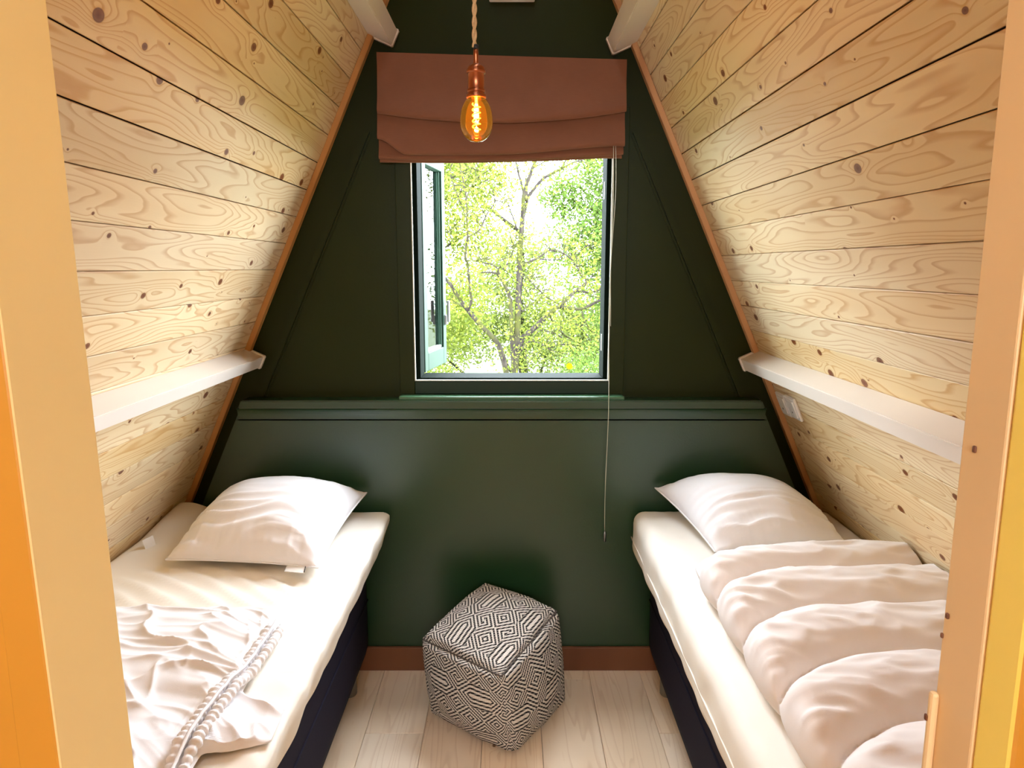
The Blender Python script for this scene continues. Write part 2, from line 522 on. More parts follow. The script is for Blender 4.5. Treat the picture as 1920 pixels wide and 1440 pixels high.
# cove moulding under ledge
cv = []
for i in range(7):
    a = i / 6 * math.pi / 2
    cv.append((2.50 - .014 * (1 - math.sin(a)), LZ - .030 - .040 * (1 - math.cos(a))))
prof = cv + [(2.50, LZ - .075), (2.503, LZ - .075), (2.503, LZ - .030)]
V, F = [], []
for x in (xl2(LZ - .05), xr2(LZ - .05)):
    V += [(x, p[0], p[1]) for p in prof]
n_ = len(prof)
F += [list(range(n_)), list(range(2 * n_ - 1, n_ - 1, -1))] + [[i, (i + 1) % n_, n_ + (i + 1) % n_, n_ + i] for i in range(n_)]
mesh('cove_moulding', V, F, M['green_panel'], wall_back)

# raking panel mouldings parallel to the roof
def rake(name, X, sgn, off, w, th, z0, z1, mat, parent):
    prism_y(name, [(X(z0) + sgn * off, z0), (X(z0) + sgn * (off + w), z0), (X(z1) + sgn * (off + w), z1), (X(z1) + sgn * off, z1)], YB - th, YB, mat, parent, .002)
for X, sg in ((XL, 1), (XR, -1)):
    rake('rake_moulding', X, sg, .105, .026, .012, LZ + .001, 1.96, M['green'], wall_back)
    rake('rake_bead', X, sg, .131, .010, .005, LZ + .001, 1.95, M['green'], wall_back)

tag(box('baseboard_back', (-.75, .72), (2.486, 2.50), (0, .094), M['baseboard'], bevel=.003), kind='structure')

# corner strips between boards and gable wall
for i, (X, s, n, sg) in enumerate(((XL, sL, nL, 1), (XR, sR, nR, -1))):
    def q(z, o): return Vector((X(z), 0, z)) + n * o
    zz0, zz1 = .02, ZA - .06
    pts = [q(zz0, 0), q(zz0, .019), q(zz1, .019), q(zz1, 0)]
    o = prism_y('trim_%d' % (i + 1), [(p.x, p.z) for p in pts], 2.528, 2.559, M['strip'], None, .002)
    tag(o, kind='structure')

# boxed purlins: white casing with end cap
def purlin(name, X, s, n, ztop, depth, height, y0, y1, label, group):
    e = empty(name, (X(ztop), y1, ztop)); tag(e, label, 'beam', None, 'structure')
    def q(a, b): return Vector((X(ztop), 0, ztop)) + n * a - s * b
    P = [q(-.001, 0), q(depth, 0), q(depth, height), q(-.001, height)]
    prism_y('casing', [(p.x, p.z) for p in P], y0, y1 - .018, M['white_trim'], e, .002)
    g = .004
    P = [q(.0195, -g), q(depth + g, -g), q(depth + g, height + g), q(.0195, height + g)]
    prism_y('end_cap', [(p.x, p.z) for p in P], y1 - .02, y1, M['white_trim'], e, .003)
    return e
purlin('trim_3', XL, sL, nL, 1.214, .070, .044, .56, 2.553, 'white boxed beam on the boarded slope above the crumpled cover', 'low')
purlin('trim_4', XR, sR, nR, 1.207, .070, .046, .56, 2.553, 'white boxed beam on the boarded slope above the wall switches', 'low')
purlin('trim_5', XL, sL, nL, 2.315, .085, .052, .56, 2.553, 'white boxed beam high on the slope over the crumpled cover', 'high')
purlin('trim_6', XR, sR, nR, 2.290, .085, .052, .56, 2.553, 'white boxed beam high on the slope over the quilted duvet', 'high')

# door wall, seen through its opening
DX0, DX1, DZ1 = -0.340, 0.362, 2.08
wall_front = wall_with_hole('wall_front', .4775, .56, DX0 - .02, DX1 + .02, 0, DZ1, M['yellow_shaded'])  # darker yellow stands in for shade on the camera side
door = empty('door_1', (0, .52, 0)); tag(door, 'yellow painted door lining around the bedroom opening', 'door frame', None, 'structure')
jl = box('jamb', (DX0 - .02, DX0), (.4690, .5605), (0, DZ1), M['yellow'], door, .002)
for v in jl.data.vertices:
    if v.co.x > DX0 - .012: v.co.x += (1.70 - v.co.z) * .019          # the lining is out of plumb
box('jamb', (DX1, DX1 + .02), (.510, .5605), (0, DZ1), M['tan_wood'], door, .002)
box('jamb', (DX1 - .007, DX1), (.553, .5605), (0, 1.145), M['tan_wood'], door, .003)
sb = box('stop_bead', (DX1 + .001, DX1 + .02), (.4700, .510), (0, DZ1), M['yellow_bead'], door, .004)
box('head', (DX0 - .02, DX1 + .02), (.4690, .5605), (DZ1 - .001, DZ1 + .02), M['yellow'], door, .002)
# shade put into the colour: camera-facing edges get the darker yellow
def shaded_edges(o):
    o.data.materials.append(M['yellow_shaded'])
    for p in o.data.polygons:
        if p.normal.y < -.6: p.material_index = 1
shaded_edges(jl); shaded_edges(sb)
# architraves on the landing side, shade put into their darker yellow
box('architrave', (DX0 - .09, DX0 - .001), (.4692, .4775), (0, DZ1 + .07), M['yellow_shaded'], door, .003)
box('architrave', (DX1 + .003, DX1 + .09), (.4702, .4775), (0, DZ1 + .07), M['yellow_shaded'], door, .003)
# chipped paint at the edges
for (x, y, z, r, m) in ((DX1 - .0072, .5605, 1.120, .002, 'baseboard'), (DX1 - .0005, .5605, 1.195, .0016, 'baseboard'), (DX1 - .001, .556, 1.215, .0018, 'baseboard'), (DX1 - .0005, .545, 1.36, .002, 'baseboard')):
    V, F = round_box((.0012, r, r * 1.4), .001, (2, 4, 4))
    mesh('paint_chip', [v + Vector((x, y - r, z)) for v in V], F, M[m], door, True)

# unseen landing behind the camera, window opening added as fill light
wall_land_fill = wall_with_hole('wall_landing_fill', -1.78, -1.70, -.36, .32, 1.65, 2.25, M['pine'])
for nm, X, n in (('lining_left', XL, nL), ('lining_right', XR, nR)):
    P = [Vector((X(0), 0, 0)), Vector((X(ZA), 0, ZA)), Vector((X(ZA), 0, ZA)) - n * .014, Vector((X(0), 0, 0)) - n * .014]
    prism_y('landing_lining', [(p.x, p.z) for p in P], -1.70, .4775, M['pine'], wall_left if n is nL else wall_right)

# ------------------------------------------------------------------ window
win = empty('window_1', (0, YB, WZ0)); tag(win, kind='structure')
G, GO = M['green_frame'], M['green_outer']
def fr(name, x, y, z, m, b=.002, parent=None): return box(name, x, y, z, m, parent or win, b)
cw = .052
fr('casing', (WX0 - cw, WX0 + .001), (YB - .014, YB), (LZ + .012, WZ1 + .06), M['green'])
fr('casing', (WX1 - .001, WX1 + cw), (YB - .014, YB), (LZ + .012, WZ1 + .06), M['green'])
fr('casing', (WX0 + .001, WX1 - .001), (YB - .014, YB), (WZ1, WZ1 + .06), M['green'])
fr('bottom_rail', (WX0 + .002, WX1 - .002), (YB - .014, YB), (LZ + .014, WZ0), G)
fr('sill', (WX0 - .05, WX1 + .05), (2.497, YB), (LZ - .001, LZ + .012), M['green_sill'], .003)
# fixed frame lining the opening
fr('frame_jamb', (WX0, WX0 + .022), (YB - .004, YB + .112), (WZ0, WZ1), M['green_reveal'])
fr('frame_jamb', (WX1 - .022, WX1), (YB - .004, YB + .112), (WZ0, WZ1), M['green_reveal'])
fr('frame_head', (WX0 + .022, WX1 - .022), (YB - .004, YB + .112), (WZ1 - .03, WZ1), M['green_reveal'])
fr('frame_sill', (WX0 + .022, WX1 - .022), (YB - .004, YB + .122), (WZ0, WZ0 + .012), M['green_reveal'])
fr('seal', (WX0 + .002, WX0 + .006), (YB - .0165, YB - .004), (WZ0 + .002, WZ1), M['seal'], .001)
fr('seal', (WX1 - .006, WX1 - .002), (YB - .0165, YB - .004), (WZ0 + .002, WZ1), M['seal'], .001)
fr('seal', (WX0 + .006, WX1 - .006), (YB - .0165, YB - .004), (WZ0 + .002, WZ0 + .006), M['seal'], .001)
fr('latch_plate', (WX1 - .0235, WX1 - .0215), (YB + .045, YB + .06), (1.74, 1.80), M['metal'], .0005)
fr('latch_plate', (WX1 - .0235, WX1 - .0215), (YB + .04, YB + .06), (1.20, 1.26), M['metal'], .0005)
# open sash, hinged on the left outer edge and swung out
sash = empty('sash', (WX0 + .024, YB + .125, WZ0 + .012)); sash.parent = win
sash.matrix_parent_inverse = Matrix.Translation(-win.location)
bpy.context.view_layer.update()
SW, SH = .310, WZ1 - WZ0 - .055
def sp(name, x, z, m, y=(0, .042), b=.003, who=None):
    o = link(name, box_mesh(name, x, y, z, b), m)
    o.parent = who or sash
    return o
sp('stile', (0, .045), (0, SH), GO); sp('stile', (SW - .045, SW), (0, SH), GO)
sp('rail', (.045, SW - .045), (0, .07), GO); sp('rail', (.045, SW - .045), (SH - .06, SH), GO)
sp('pane', (.038, SW - .038), (.063, SH - .055), M['glass'], (.018, .022), 0)
for a, b in (((.045, .055), (.07, SH - .06)), ((SW - .055, SW - .045), (.07, SH - .06))):
    sp('glazing_bead', a, b, GO, (.008, .018), .002)
sp('glazing_bead', (.055, SW - .055), (.07, .08), M['seal'], (.008, .018), .002)
sp('handle', (SW - .033, SW - .018), (.17, .26), M['metal'], (-.022, -.010), .004)
sp('handle_rose', (SW - .038, SW - .012), (.16, .20), M['metal'], (-.012, 0), .003)
sash.rotation_euler = (0, 0, math.radians(80))

# ------------------------------------------------------------------ roman blind
blind = empty('roman_blind', (-.035, 2.50, 2.19))
tag(blind, 'taupe velvet roman blind pulled up in folds above the window', 'blind')
def fold(name, y, xa, xb, zt, zb, thick, seed, belly=.02):
    """hanging fold: front cloth down to a rounded lower edge and back up behind"""
    nx, prof = 60, []
    nf = 26
    V, F = [], []
    for i in range(nx + 1):
        t = i / nx
        x = xa[0] * (1 - t) + xb[0] * t
        top = zt[0] * (1 - t) + zt[1] * t
        bot = zb(t)
        row = []
        for k in range(nf + 1):
            q = k / nf
            if q < .62:
                s = q / .62
                z = top + (bot + thick - top) * s
                yy = y - belly * s ** 2.5
            elif q < .80:
                a = (q - .62) / .18 * math.pi
                z = bot + thick - thick * math.sin(a)
                yy = y - belly + thick * (1 - math.cos(a))
            else:
                s = (q - .80) / .20
                z = bot + thick + (top - bot - thick) * s * .55
                yy = y - belly + 2 * thick + s * (belly - .004)
            wob = nz(x * 4 + seed, z * 9, seed) * .004 + nz(x * 14 + seed, z * 20, 3) * .0012
            wob *= min(1, q * 4)
            V.append((x + nz(z * 12, seed) * .003 * (1 if t in (0, 1) else 0), yy - wob, z + wob * .4))
    m = nf + 1
    for i in range(nx):
        for k in range(nf):
            F.append((i * m + k, (i + 1) * m + k, (i + 1) * m + k + 1, i * m + k + 1))
    o = mesh(name, V, F, M['velvet'], blind, True)
    return o
# lower edges sag in the middle
fold('blind_fold', 2.522, (-.447,), (.372,), (1.93, 1.93), lambda t: 1.853 + .012 * t + .004 * math.sin(3 * t) - .010 * math.sin(math.pi * min(1, t * 1.1)) , .007, 1.3, .012)
fold('blind_fold', 2.514, (-.449,), (.375,), (1.98, 1.97), lambda t: 1.862 + .014 * t - .012 * math.sin(math.pi * t), .008, 4.1, .016)
fold('blind_fold', 2.506, (-.450,), (.378,), (2.07, 2.06), lambda t: 1.925 - .052 * sstep(0, .12, t) + .028 * sstep(.45, 1, t) , .010, 7.7, .022)
fold('blind_panel', 2.498, (-.446,), (.379,), (2.201, 2.178), lambda t: 2.022 - .050 * math.sin(math.pi * min(1, .08 + .84 * t)) ** .8 + .006 * t, .012, 9.4, .026)
prism_y('head_rail', [(-.446, 2.196), (.379, 2.173), (.379, 2.140), (-.446, 2.163)], 2.500, 2.545, M['velvet'], blind, .003)
cord = [(.338 + .003 * math.sin(i * .5), 2.476, 1.90 - 1.345 * i / 24) for i in range(25)]
tube('pull_cord', cord, .0012, M['lime_cord'], blind, 6)
tube('pull_cord', [(.345 + .004 * math.sin(i * .6) - .007 * (i / 12) ** 2, 2.474, 1.90 - .60 * i / 12) for i in range(13)], .0010, M['lime_cord'], blind, 6)
lathe('cord_weight', [(.0005, 0), (.0055, .002), (.006, .025), (.0045, .036), (.0015, .042)], (.337, 2.476, .515), M['metal'], blind, 14)

tag(box('wall_vent', (-.076, .076), (YB - .022, YB), (2.374, 2.52), M['white_plastic'], bevel=.004), 'plain white rectangular plate fixed on the dark gable wall above the blind', 'wall plate')

# ------------------------------------------------------------------ pendant lamp
LX, LY = -.069, 1.45
lamp = empty('pendant_lamp', (LX, LY, 1.74)); tag(lamp, 'bare amber spiral filament bulb hanging on a jute rope in front of the blind', 'pendant lamp')
for ph in (0, math.pi):
    pts = []
    N = 240
    for i in range(N + 1):
        z = 1.915 + (3.12 - 1.915) * i / N
        a = ph + (z - 1.915) * 2 * math.pi / .045
        pts.append((LX + .0023 * math.cos(a) + .0025 * math.sin(z * 9), LY + .0023 * math.sin(a), z))
    tube('rope_strand', pts, .0030, M['rope'], lamp, 6)
lathe('strain_relief', [(.001, .034), (.0045, .034), (.0050, .020), (.0042, .018), (.0060, .0)], (LX, LY, 1.880), M['copper'], lamp, 20)
lathe('collar', [(.0042, .008), (.005, .008), (.005, 0), (.0042, 0)], (LX, LY, 1.912), M['dark'], lamp, 16)
sock = lathe('socket', [(.004, .058), (.010, .056), (.0165, .051), (.0178, .046), (.0178, .043), (.0155, .042), (.0155, .008), (.0165, .006), (.0165, .0)], (LX, LY, 1.828), M['copper'], lamp, 32)
for z, r in ((1.871, .0185), (1.836, .0178), (1.826, .0195)):
    lathe('socket_ring', [(r - .003, .0035), (r, .0025), (r, -.0025), (r - .003, -.0035)], (LX, LY, z), M['copper'], lamp, 32)
# bulb envelope
bp = []
for i in range(33):
    t = i / 32
    z = 1.741 + .087 * t
    # egg, wider towards the middle
    zz = (t * .087 - .0375) / .0375 if t * .087 < .0375 else (t * .087 - .0375) / .052
    r = .0318 * math.sqrt(max(0.0, 1 - min(1, abs(zz)) ** 2.1))
    r = max(r, .0135 if t > .5 else .0003)
    bp.append((r, z - 1.741))
lathe('bulb', bp, (LX, LY, 1.741), M['amber'], lamp, 40)
pts = []
for i in range(140):
    t = i / 139
    a = t * 2 * math.pi * 4.6
    pts.append((LX + .0075 * math.cos(a), LY + .0075 * math.sin(a), 1.765 + .048 * t))
tube('filament', pts, .0012, M['filament'], lamp, 6)
tube('filament_stem', [(LX, LY, 1.813), (LX, LY, 1.828)], .003, M['filament'], lamp, 8)
pl = bpy.data.lights.new('bulb_light', 'POINT'); pl.energy = 1.2; pl.color = (1.0, .52, .16); pl.shadow_soft_size = .005
plo = bpy.data.objects.new('bulb_light', pl); COL.objects.link(plo); plo.location = (LX, LY, 1.79); plo.parent = lamp
plo.matrix_parent_inverse = Matrix.Translation(-lamp.location)

# ------------------------------------------------------------------ wall switches on the right slope
sw = empty('wall_switch', (XR(1.04), 2.42, 1.04)); tag(sw, 'white double wall switch below the white beam beside the gable wall', 'switch')
Rm = Matrix(((0, sR.x, nR.x), (-1, sR.y, nR.y), (0, sR.z, nR.z))).to_4x4()
def onslope(name, x, y, z, mat, yc, zc, bevel):
    o = link(name, box_mesh(name, x, y, z, bevel), mat)
    o.parent = sw; o.matrix_parent_inverse = Matrix.Identity(4)
    o.matrix_basis = Matrix.Translation(Vector((XR(zc), yc, zc)) - sw.location) @ Rm
    return o
for yc, zc in ((2.462, 1.030), (2.373, 1.034)):
    onslope('switch_plate', (-.042, .042), (-.043, .043), (0, .010), M['white_plastic'], yc, zc, .004)
    onslope('rocker', (-.030, .030), (-.031, .031), (.008, .014), M['white_plastic'], yc, zc, .003)
    onslope('indicator', (-.003, .003), (-.003, .003), (.012, .0148), M['dark'], yc, zc - .012, .001)

# ------------------------------------------------------------------ beds
def leg(parent, x, y, z1):
    return lathe('leg', [(.0, 0), (.026, 0), (.028, .004), (.028, z1), (.0, z1)], (x, y, 0), M['metal'], parent, 20)

def bed_base(name, xa, xb, ya, yb, label):
    e = empty(name, ((xa + xb) / 2, (ya + yb) / 2, 0)); tag(e, label, 'bed base')
    V, F = round_box(((xb - xa) / 2, (yb - ya) / 2, .185), .018, (14, 30, 10))
    mesh('box_base', [v + Vector(((xa + xb) / 2, (ya + yb) / 2, .285)) for v in V], F, M['navy'], e, True)
    # a seam line of piping round the box
    z = .30
    tube('piping', [(xa - .001, ya + .02, z), (xa - .001, yb - .02, z)] , .003, M['navy'], e, 6)
    tube('piping', [(xb + .001, ya + .02, z), (xb + .001, yb - .02, z)] , .003, M['navy'], e, 6)
    for x in (xa + .05, xb - .05):
        for y in (ya + .10, yb - .14): leg(e, x, y, .102)
    return e
bed_base('bed_base', -1.225, -.530, .60, 2.478, 'dark navy fabric bed base under the mattress with the crumpled cover')
bed_base('bed_base', .505, 1.165, .60, 2.478, 'dark navy fabric bed base under the mattress with the quilted duvet')

ZM = .640
def mattress(name, xa, xb, inner, label, seed, folds):
    e = empty(name, ((xa + xb) / 2, 1.54, .47)); tag(e, label, 'mattress')
    h = ((xb - xa) / 2, .94, .084)
    c = Vector(((xa + xb) / 2, 1.54, .47 + .086))
    def fn(p, q):
        p = p.copy()
        w = p + c
        top = sstep(-.2, .9, q[2])
        # soft unevenness of the cover
        free = 1.0
        if folds: free = 1 - sstep(1.76, 1.68, w.y) * sstep(-.50, -.56, w.x)     # pressed flat below the cover
        else: free = 1 - sstep(2.0, 1.9, w.y) * sstep(.46, .52, w.x)
        p.z += top * free * (.004 * nz(w.x * 3, w.y * 3, seed) + .0016 * nz(w.x * 14, w.y * 14, seed))
        if folds:
            # pleats pulled out from below the pillow, running towards the inner edge
            m = sstep(1.55, 1.72, w.y) * sstep(2.02, 1.90, w.y) * sstep(-1.15, -1.0, w.x) * sstep(-.48, -.62, w.x)
            d = w.x * .75 + w.y * 1.0
            ph = (d * 13.0 + .5 * nz(w.x * 3, w.y * 3)) % 1.0
            p.z += top * free * m * .012 * (ph ** 2 if ph < .85 else (1 - ph) / .15 * .72)
            # gathered ripples on the inner side
            m2 = sstep(1.75, 1.5, w.y) * sstep(-.62, -.50, w.x)
            p.z += top * free * m2 * .006 * ridge(w.y * 16 + w.x * 6, w.x * 3, 2)
            # head corner curls up against the slope
            lift = sstep(2.15, 2.45, w.y) * sstep(-1.02, -1.16, w.x)
            p.z += lift * .035
        else:
            p.z += top * free * .0012 * nz(w.x * 40, w.y * 40, seed)
        # drape of the sheet over the side
        side = sstep(.75, 1.0, q[0] * inner)
        p.x += inner * side * .006 * nz(w.y * 9, w.z * 8, seed)
        if q[2] < -.9:
            p.z += side * .010 * nz(w.y * 7 + 3, seed, 1.0) + side * .004 * nz(w.y * 25, seed, 1.0)
        if folds: p.x -= side * (1 - q[2]) * .5 * .055
        # clear the sloping boards
        zf = max(p.z, 0) + c.z
        lim = (XL(zf) + .010) if inner > 0 else (XR(zf) - .010)
        wx = p.x + c.x
        if inner > 0 and wx < lim: p.x = lim - c.x
        if inner < 0 and wx > lim: p.x = lim - c.x
        return p
    V, F = round_box(h, .042, (64, 150, 12), fn)
    mesh('fitted_sheet', [v + c for v in V], F, M['linen'], e, True)
    return e
ml = mattress('mattress', -1.215, -.425, 1, 'mattress in a cream fitted sheet under the crumpled white cover', 2.0, True)
mr = mattress('mattress', .432, 1.150, -1, 'mattress in a cream fitted sheet under the quilted white duvet', 5.0, False)
# hem of the topper on the right mattress
tube('sheet_hem', [(.431 + .001 * nz(i * .3, 1), .63 + i * .061, .540 + .004 * nz(i * .4, 2)) for i in range(31)], .0025, M['linen'], mr, 6)
# care tag on left mattress, upright at the board wall
tagv = [(-1.135, 2.10, .640), (-1.120, 2.135, .640), (-1.128, 2.135, .672), (-1.143, 2.10, .668)]
tg = mesh('care_tag', tagv + [(v[0] + .002, v[1], v[2]) for v in tagv], [(0, 1, 2, 3), (7, 6, 5, 4), (0, 4, 5, 1), (1, 5, 6, 2), (2, 6, 7, 3), (3, 7, 4, 0)], M['white_plastic'], ml)

# ------------------------------------------------------------------ pillows
def pillow(name, corners, thick, label, seed, wr_axis, mat, tuck=None):
    """corners: front-left, front-right, back-right, back-left (world); bilinear patch puffed both ways"""
    c0 = sum((Vector(c) for c in corners), Vector()) / 4
    e = empty(name, (c0.x, c0.y, c0.z)); tag(e, label, 'pillow', 'white pillows at the head of the beds')
    fl, fr_, br, bl = [Vector(c) for c in corners]
    N = 84
    V, F = [], []
    idx = {}
    def prof(a):
        return max(0.0, 1 - abs(a) ** 2.6) ** .62
    def pt(u, v, side):
        a, b = 2 * u - 1, 2 * v - 1
        # sides pulled in between the corners
        pin = .055
        a2 = a * (1 - pin * (1 - b * b)); b2 = b * (1 - pin * (1 - a * a))
        uu, vv = (a2 + 1) / 2, (b2 + 1) / 2
        p = fl * (1 - uu) * (1 - vv) + fr_ * uu * (1 - vv) + br * uu * vv + bl * (1 - uu) * vv
        h = prof(a) * prof(b)
        if side > 0:
            edge = 1 - min(1, h * 1.1)
            w = .0
            # long creases across, strongest near the front edge
            fz = sstep(.75, .1, v)
            w += fz * .017 * (ridge(u * 1.6 + seed, v * 13 + .9 * nz(u * 3, v * 3, seed), seed) - .5)
            w += .007 * (ridge(u * 9 + seed, v * 4.0, seed + 4) - .5) * edge * 1.3
            w += .004 * nz(u * 4, v * 4, seed)
            w += .004 * (ridge(u * 22 + seed, v * 7, seed + 9) - .4) * edge
            p = p + Vector((0, 0, thick * .78 * h + w * min(1, h * 3)))
        else:
            p = p + Vector((0, 0, -thick * .22 * h))
        return p
    def vid(i, j, s):
        if i in (0, N) or j in (0, N): s = 0
        k = (i, j, s)
        if k not in idx:
            idx[k] = len(V); V.append(pt(i / N, j / N, s if s else 1))
        return idx[k]
    for i in range(N):
        for j in range(N):
            F.append((vid(i, j, 1), vid(i + 1, j, 1), vid(i + 1, j + 1, 1), vid(i, j + 1, 1)))
            F.append((vid(i, j, -1), vid(i, j + 1, -1), vid(i + 1, j + 1, -1), vid(i + 1, j, -1)))
    mesh('pillowcase', V, F, mat, e, True)
    ring = [pt(t / 40, 0, 1) for t in range(41)] + [pt(1, t / 40, 1) for t in range(1, 41)] + [pt(1 - t / 40, 1, 1) for t in range(1, 41)] + [pt(0, 1 - t / 40, 1) for t in range(1, 40)]
    Vt, Ft = tube_data(ring + [ring[0]], .0028, 6, False)
    mesh('seam', Vt, Ft, mat, e, True)
    return e, pt
pL, ptL = pillow('pillow', [(-1.000, 1.955, .668), (-.540, 1.880, .676), (-.520, 2.462, .705), (-1.03, 2.455, .70)], .165,
                 'white pillow lying on the mattress with the crumpled cover', 1.7, 0, M['cotton'])
pR, ptR = pillow('pillow', [(.605, 2.020, .664), (1.020, 2.060, .670), (1.005, 2.46, .69), (.512, 2.465, .722)], .165,
                 'white pillow lying on the mattress with the quilted duvet', 6.3, 0, M['cotton'])
a, b = ptL(.80, 0, 1), ptL(.92, 0, 1)
tv = [a, b, b + Vector((.004, -.030, -.006)), a + Vector((0, -.030, -.006))]
mesh('laundry_label', tv + [v - Vector((0, 0, .0015)) for v in tv], [(0, 1, 2, 3), (7, 6, 5, 4), (0, 4, 5, 1), (1, 5, 6, 2), (2, 6, 7, 3), (3, 7, 4, 0)], M['white_plastic'], pL)
tube('label_stitch', [b + Vector((.0, -.001, .001)), b + Vector((.004, -.030, -.004))], .0012, M['dark'], pL, 5)

# ------------------------------------------------------------------ quilted duvet on the right bed
def make_duvet():
    e = empty('duvet', (.80, 1.3, ZM)); tag(e, 'thick white duvet quilted in bands spread over the fitted sheet', 'duvet')
    xa, xb, ya, yb = .492, 1.130, .62, 1.940
    c = Vector(((xa + xb) / 2, (ya + yb) / 2, ZM + .052))
    h = ((xb - xa) / 2, (yb - ya) / 2, .048)
    seams = [1.94, 1.79, 1.585, 1.375, 1.165, .955, .745, .54]
    def fn(p, q):
        p = p.copy()
        w = p + c
        t = (w.x - xa) / (xb - xa)                       # 0 at the free edge
        skew = .15 * max(0, 1 - t * 1.5) ** 2 - .015 * math.sin(t * 7)
        yy = w.y + skew + .012 * nz(w.x * 5, w.y * 2, 3)
        k = 0
        for i in range(len(seams) - 1):
            if seams[i + 1] <= yy <= seams[i]:
                k = i; break
        s = (yy - seams[k + 1]) / (seams[k] - seams[k + 1])
        s = max(0, min(1, s))
        # each band swells and leans over the next one towards the foot
        puff = (1 - abs(2 * s - 1) ** 2.4) ** .75
        top = sstep(-.3, .8, q[2])
        wr = .006 * (ridge(w.x * 5 + k, w.y * 16 + nz(w.x * 3, w.y * 3) * .8, k * 1.7) - .45)
        wr += .005 * (ridge(w.x * 11 + k, w.y * 26, k * 3.1) - .45)
        near = max(0, 1 - t * 4)
        wr += near * .006 * (ridge(w.y * 22 + k, w.x * 6, 2.0) - .4)
        p.z += top * (-.030 + .046 * puff + 1.3 * wr * (0.3 + .7 * puff))
        p.y += top * .018 * (s - .5) * 0
        # free edge waves
        edge = sstep(.4, 1, -q[0])
        p.x += edge * (-.012 * puff + .012 * nz(w.y * 4, 1.2) + .012)
        # the far edge pulls in beside the pillow
        back = sstep(.8, 1, q[1])
        p.y += back * (-.045 * max(0, 1 - t * 4) - .05 * sstep(.7, 1, t) + .012 * nz(w.x * 9, 4.0))
        lim = XR(p.z + c.z) - .008
        if p.x + c.x > lim: p.x = lim - c.x
        if p.z + c.z < ZM + .006: p.z = ZM + .006 - c.z
        return p
    V, F = round_box(h, .046, (90, 200, 10), fn)
    mesh('quilted_cover', [v + c for v in V], F, M['duvet'], e, True)
    return e
make_duvet()

# ------------------------------------------------------------------ crumpled cover on the left bed
def make_cover():
    e = empty('crumpled_cover', (-.85, 1.2, ZM)); tag(e, 'crumpled thin white cover with gathered edge spread on the bare fitted sheet', 'bed cover')
    nx, ny = 220, 340
    V, F = [], []
    def height(x, y):
        w1 = nz(x * 2.6, y * 2.6, 7.0)
        d = x * .35 + y                                  # creases run mostly across the bed, a little askew
        w2 = nz(x * 1.4 + 4, y * 1.4, 2.0)
        d2 = d + .10 * w1 + .10 * w2 * x * 4
        r1 = ridge(x * 2.4 + w1, d2 * 9, 1.0)
        r2 = ridge(x * 3.2 - w1 * 1.4, d2 * 19, 5.0)
        r4 = ridge(x * 5 + 2 * w1, d2 * 38 + w1, 12.0)
        r3 = ridge(x * 16 + y * 6 + w1, x * 2 - y * 4, 9.0)         # a few folds the other way
        big = sstep(-.15, .35, nz(x * 3.1, y * 3.1, 21.0))
        h = .010 + .016 * max(0, r1) ** 2.6 + (.013 * max(0, r2) ** 3 + .007 * max(0, r4) ** 2.5) * (1 - .75 * big) + .010 * max(0, r3) ** 4 * big + .007 * w1
        return max(.004, h)
    for j in range(ny + 1):
        v = j / ny
        y = .62 + (1.695 - .62) * v
        x1 = -.548 - .012 * nz(y * 6, 2.0) + .11 * sstep(1.14, 1.19, y) * sstep(1.34, 1.27, y)
        if y > 1.58: x1 -= (y - 1.58) * .5
        for i in range(nx + 1):
            u = i / nx
            x0 = XL(.66) + .012
            x = x0 + (x1 - x0) * u
            hh = height(x, y)
            ed = min(1, min(1 - u, (1 - v)) * 26)
            z = ZM + .005 + hh * (.25 + .75 * ed)
            yy = y + .012 * nz(x * 7, y * 4, 3) - .02 * (1 - v) * 0
            if v > .97: yy += .012 * nz(x * 10, 1.0)
            xx = max(x, XL(z) + .006)
            V.append((xx, yy, z))
    m = nx + 1
    for j in range(ny):
        for i in range(nx):
            F.append((j * m + i, j * m + i + 1, (j + 1) * m + i + 1, (j + 1) * m + i))
    o = mesh('cloth', V, F, M['cotton'], e, True)
    so = o.modifiers.new('solidify', 'SOLIDIFY'); so.thickness = .003; so.offset = -1
    # gathered elastic hem: two puckered rolls with a cord between
    for k, (off, r) in enumerate(((-.018, .012), (.008, .011))):
        N = 300
        pts, rr = [], []
        for i in range(N + 1):
            t = i / N
            y = .64 + (1.60 - .64) * t
            x = -.556 + off + .012 * nz(y * 3, 8.0)
            pk = abs(math.sin(i * .62 + 1.3 * nz(y * 11, k * 5.0)))
            pts.append((x + .004 * nz(y * 40, k), y, ZM + .024 + .005 * nz(y * 13, k * 3.0) + .014 * sstep(1.08, 1.15, y) * sstep(1.38, 1.31, y)))
            rr.append(r * (.62 + .42 * pk + .38 * nz(y * 55, k * 7.0) + .3 * nz(y * 17, k * 9.0)) * (1 if t < .96 else (1 - t) / .04 * .9 + .1))
        tube('gathered_hem', pts, rr, M['cotton'], e, 10)
    tube('hem_elastic', [(-.561 + .012 * nz((.64 + .96 * t / 60) * 3, 8.0), .64 + .96 * t / 60, ZM + .038 + .004 * nz(t * .5, 2) + .014 * sstep(1.08, 1.15, .64 + .96 * t / 60) * sstep(1.38, 1.31, .64 + .96 * t / 60)) for t in range(61)], .0035, M['cotton'], e, 6)
    return e
make_cover()

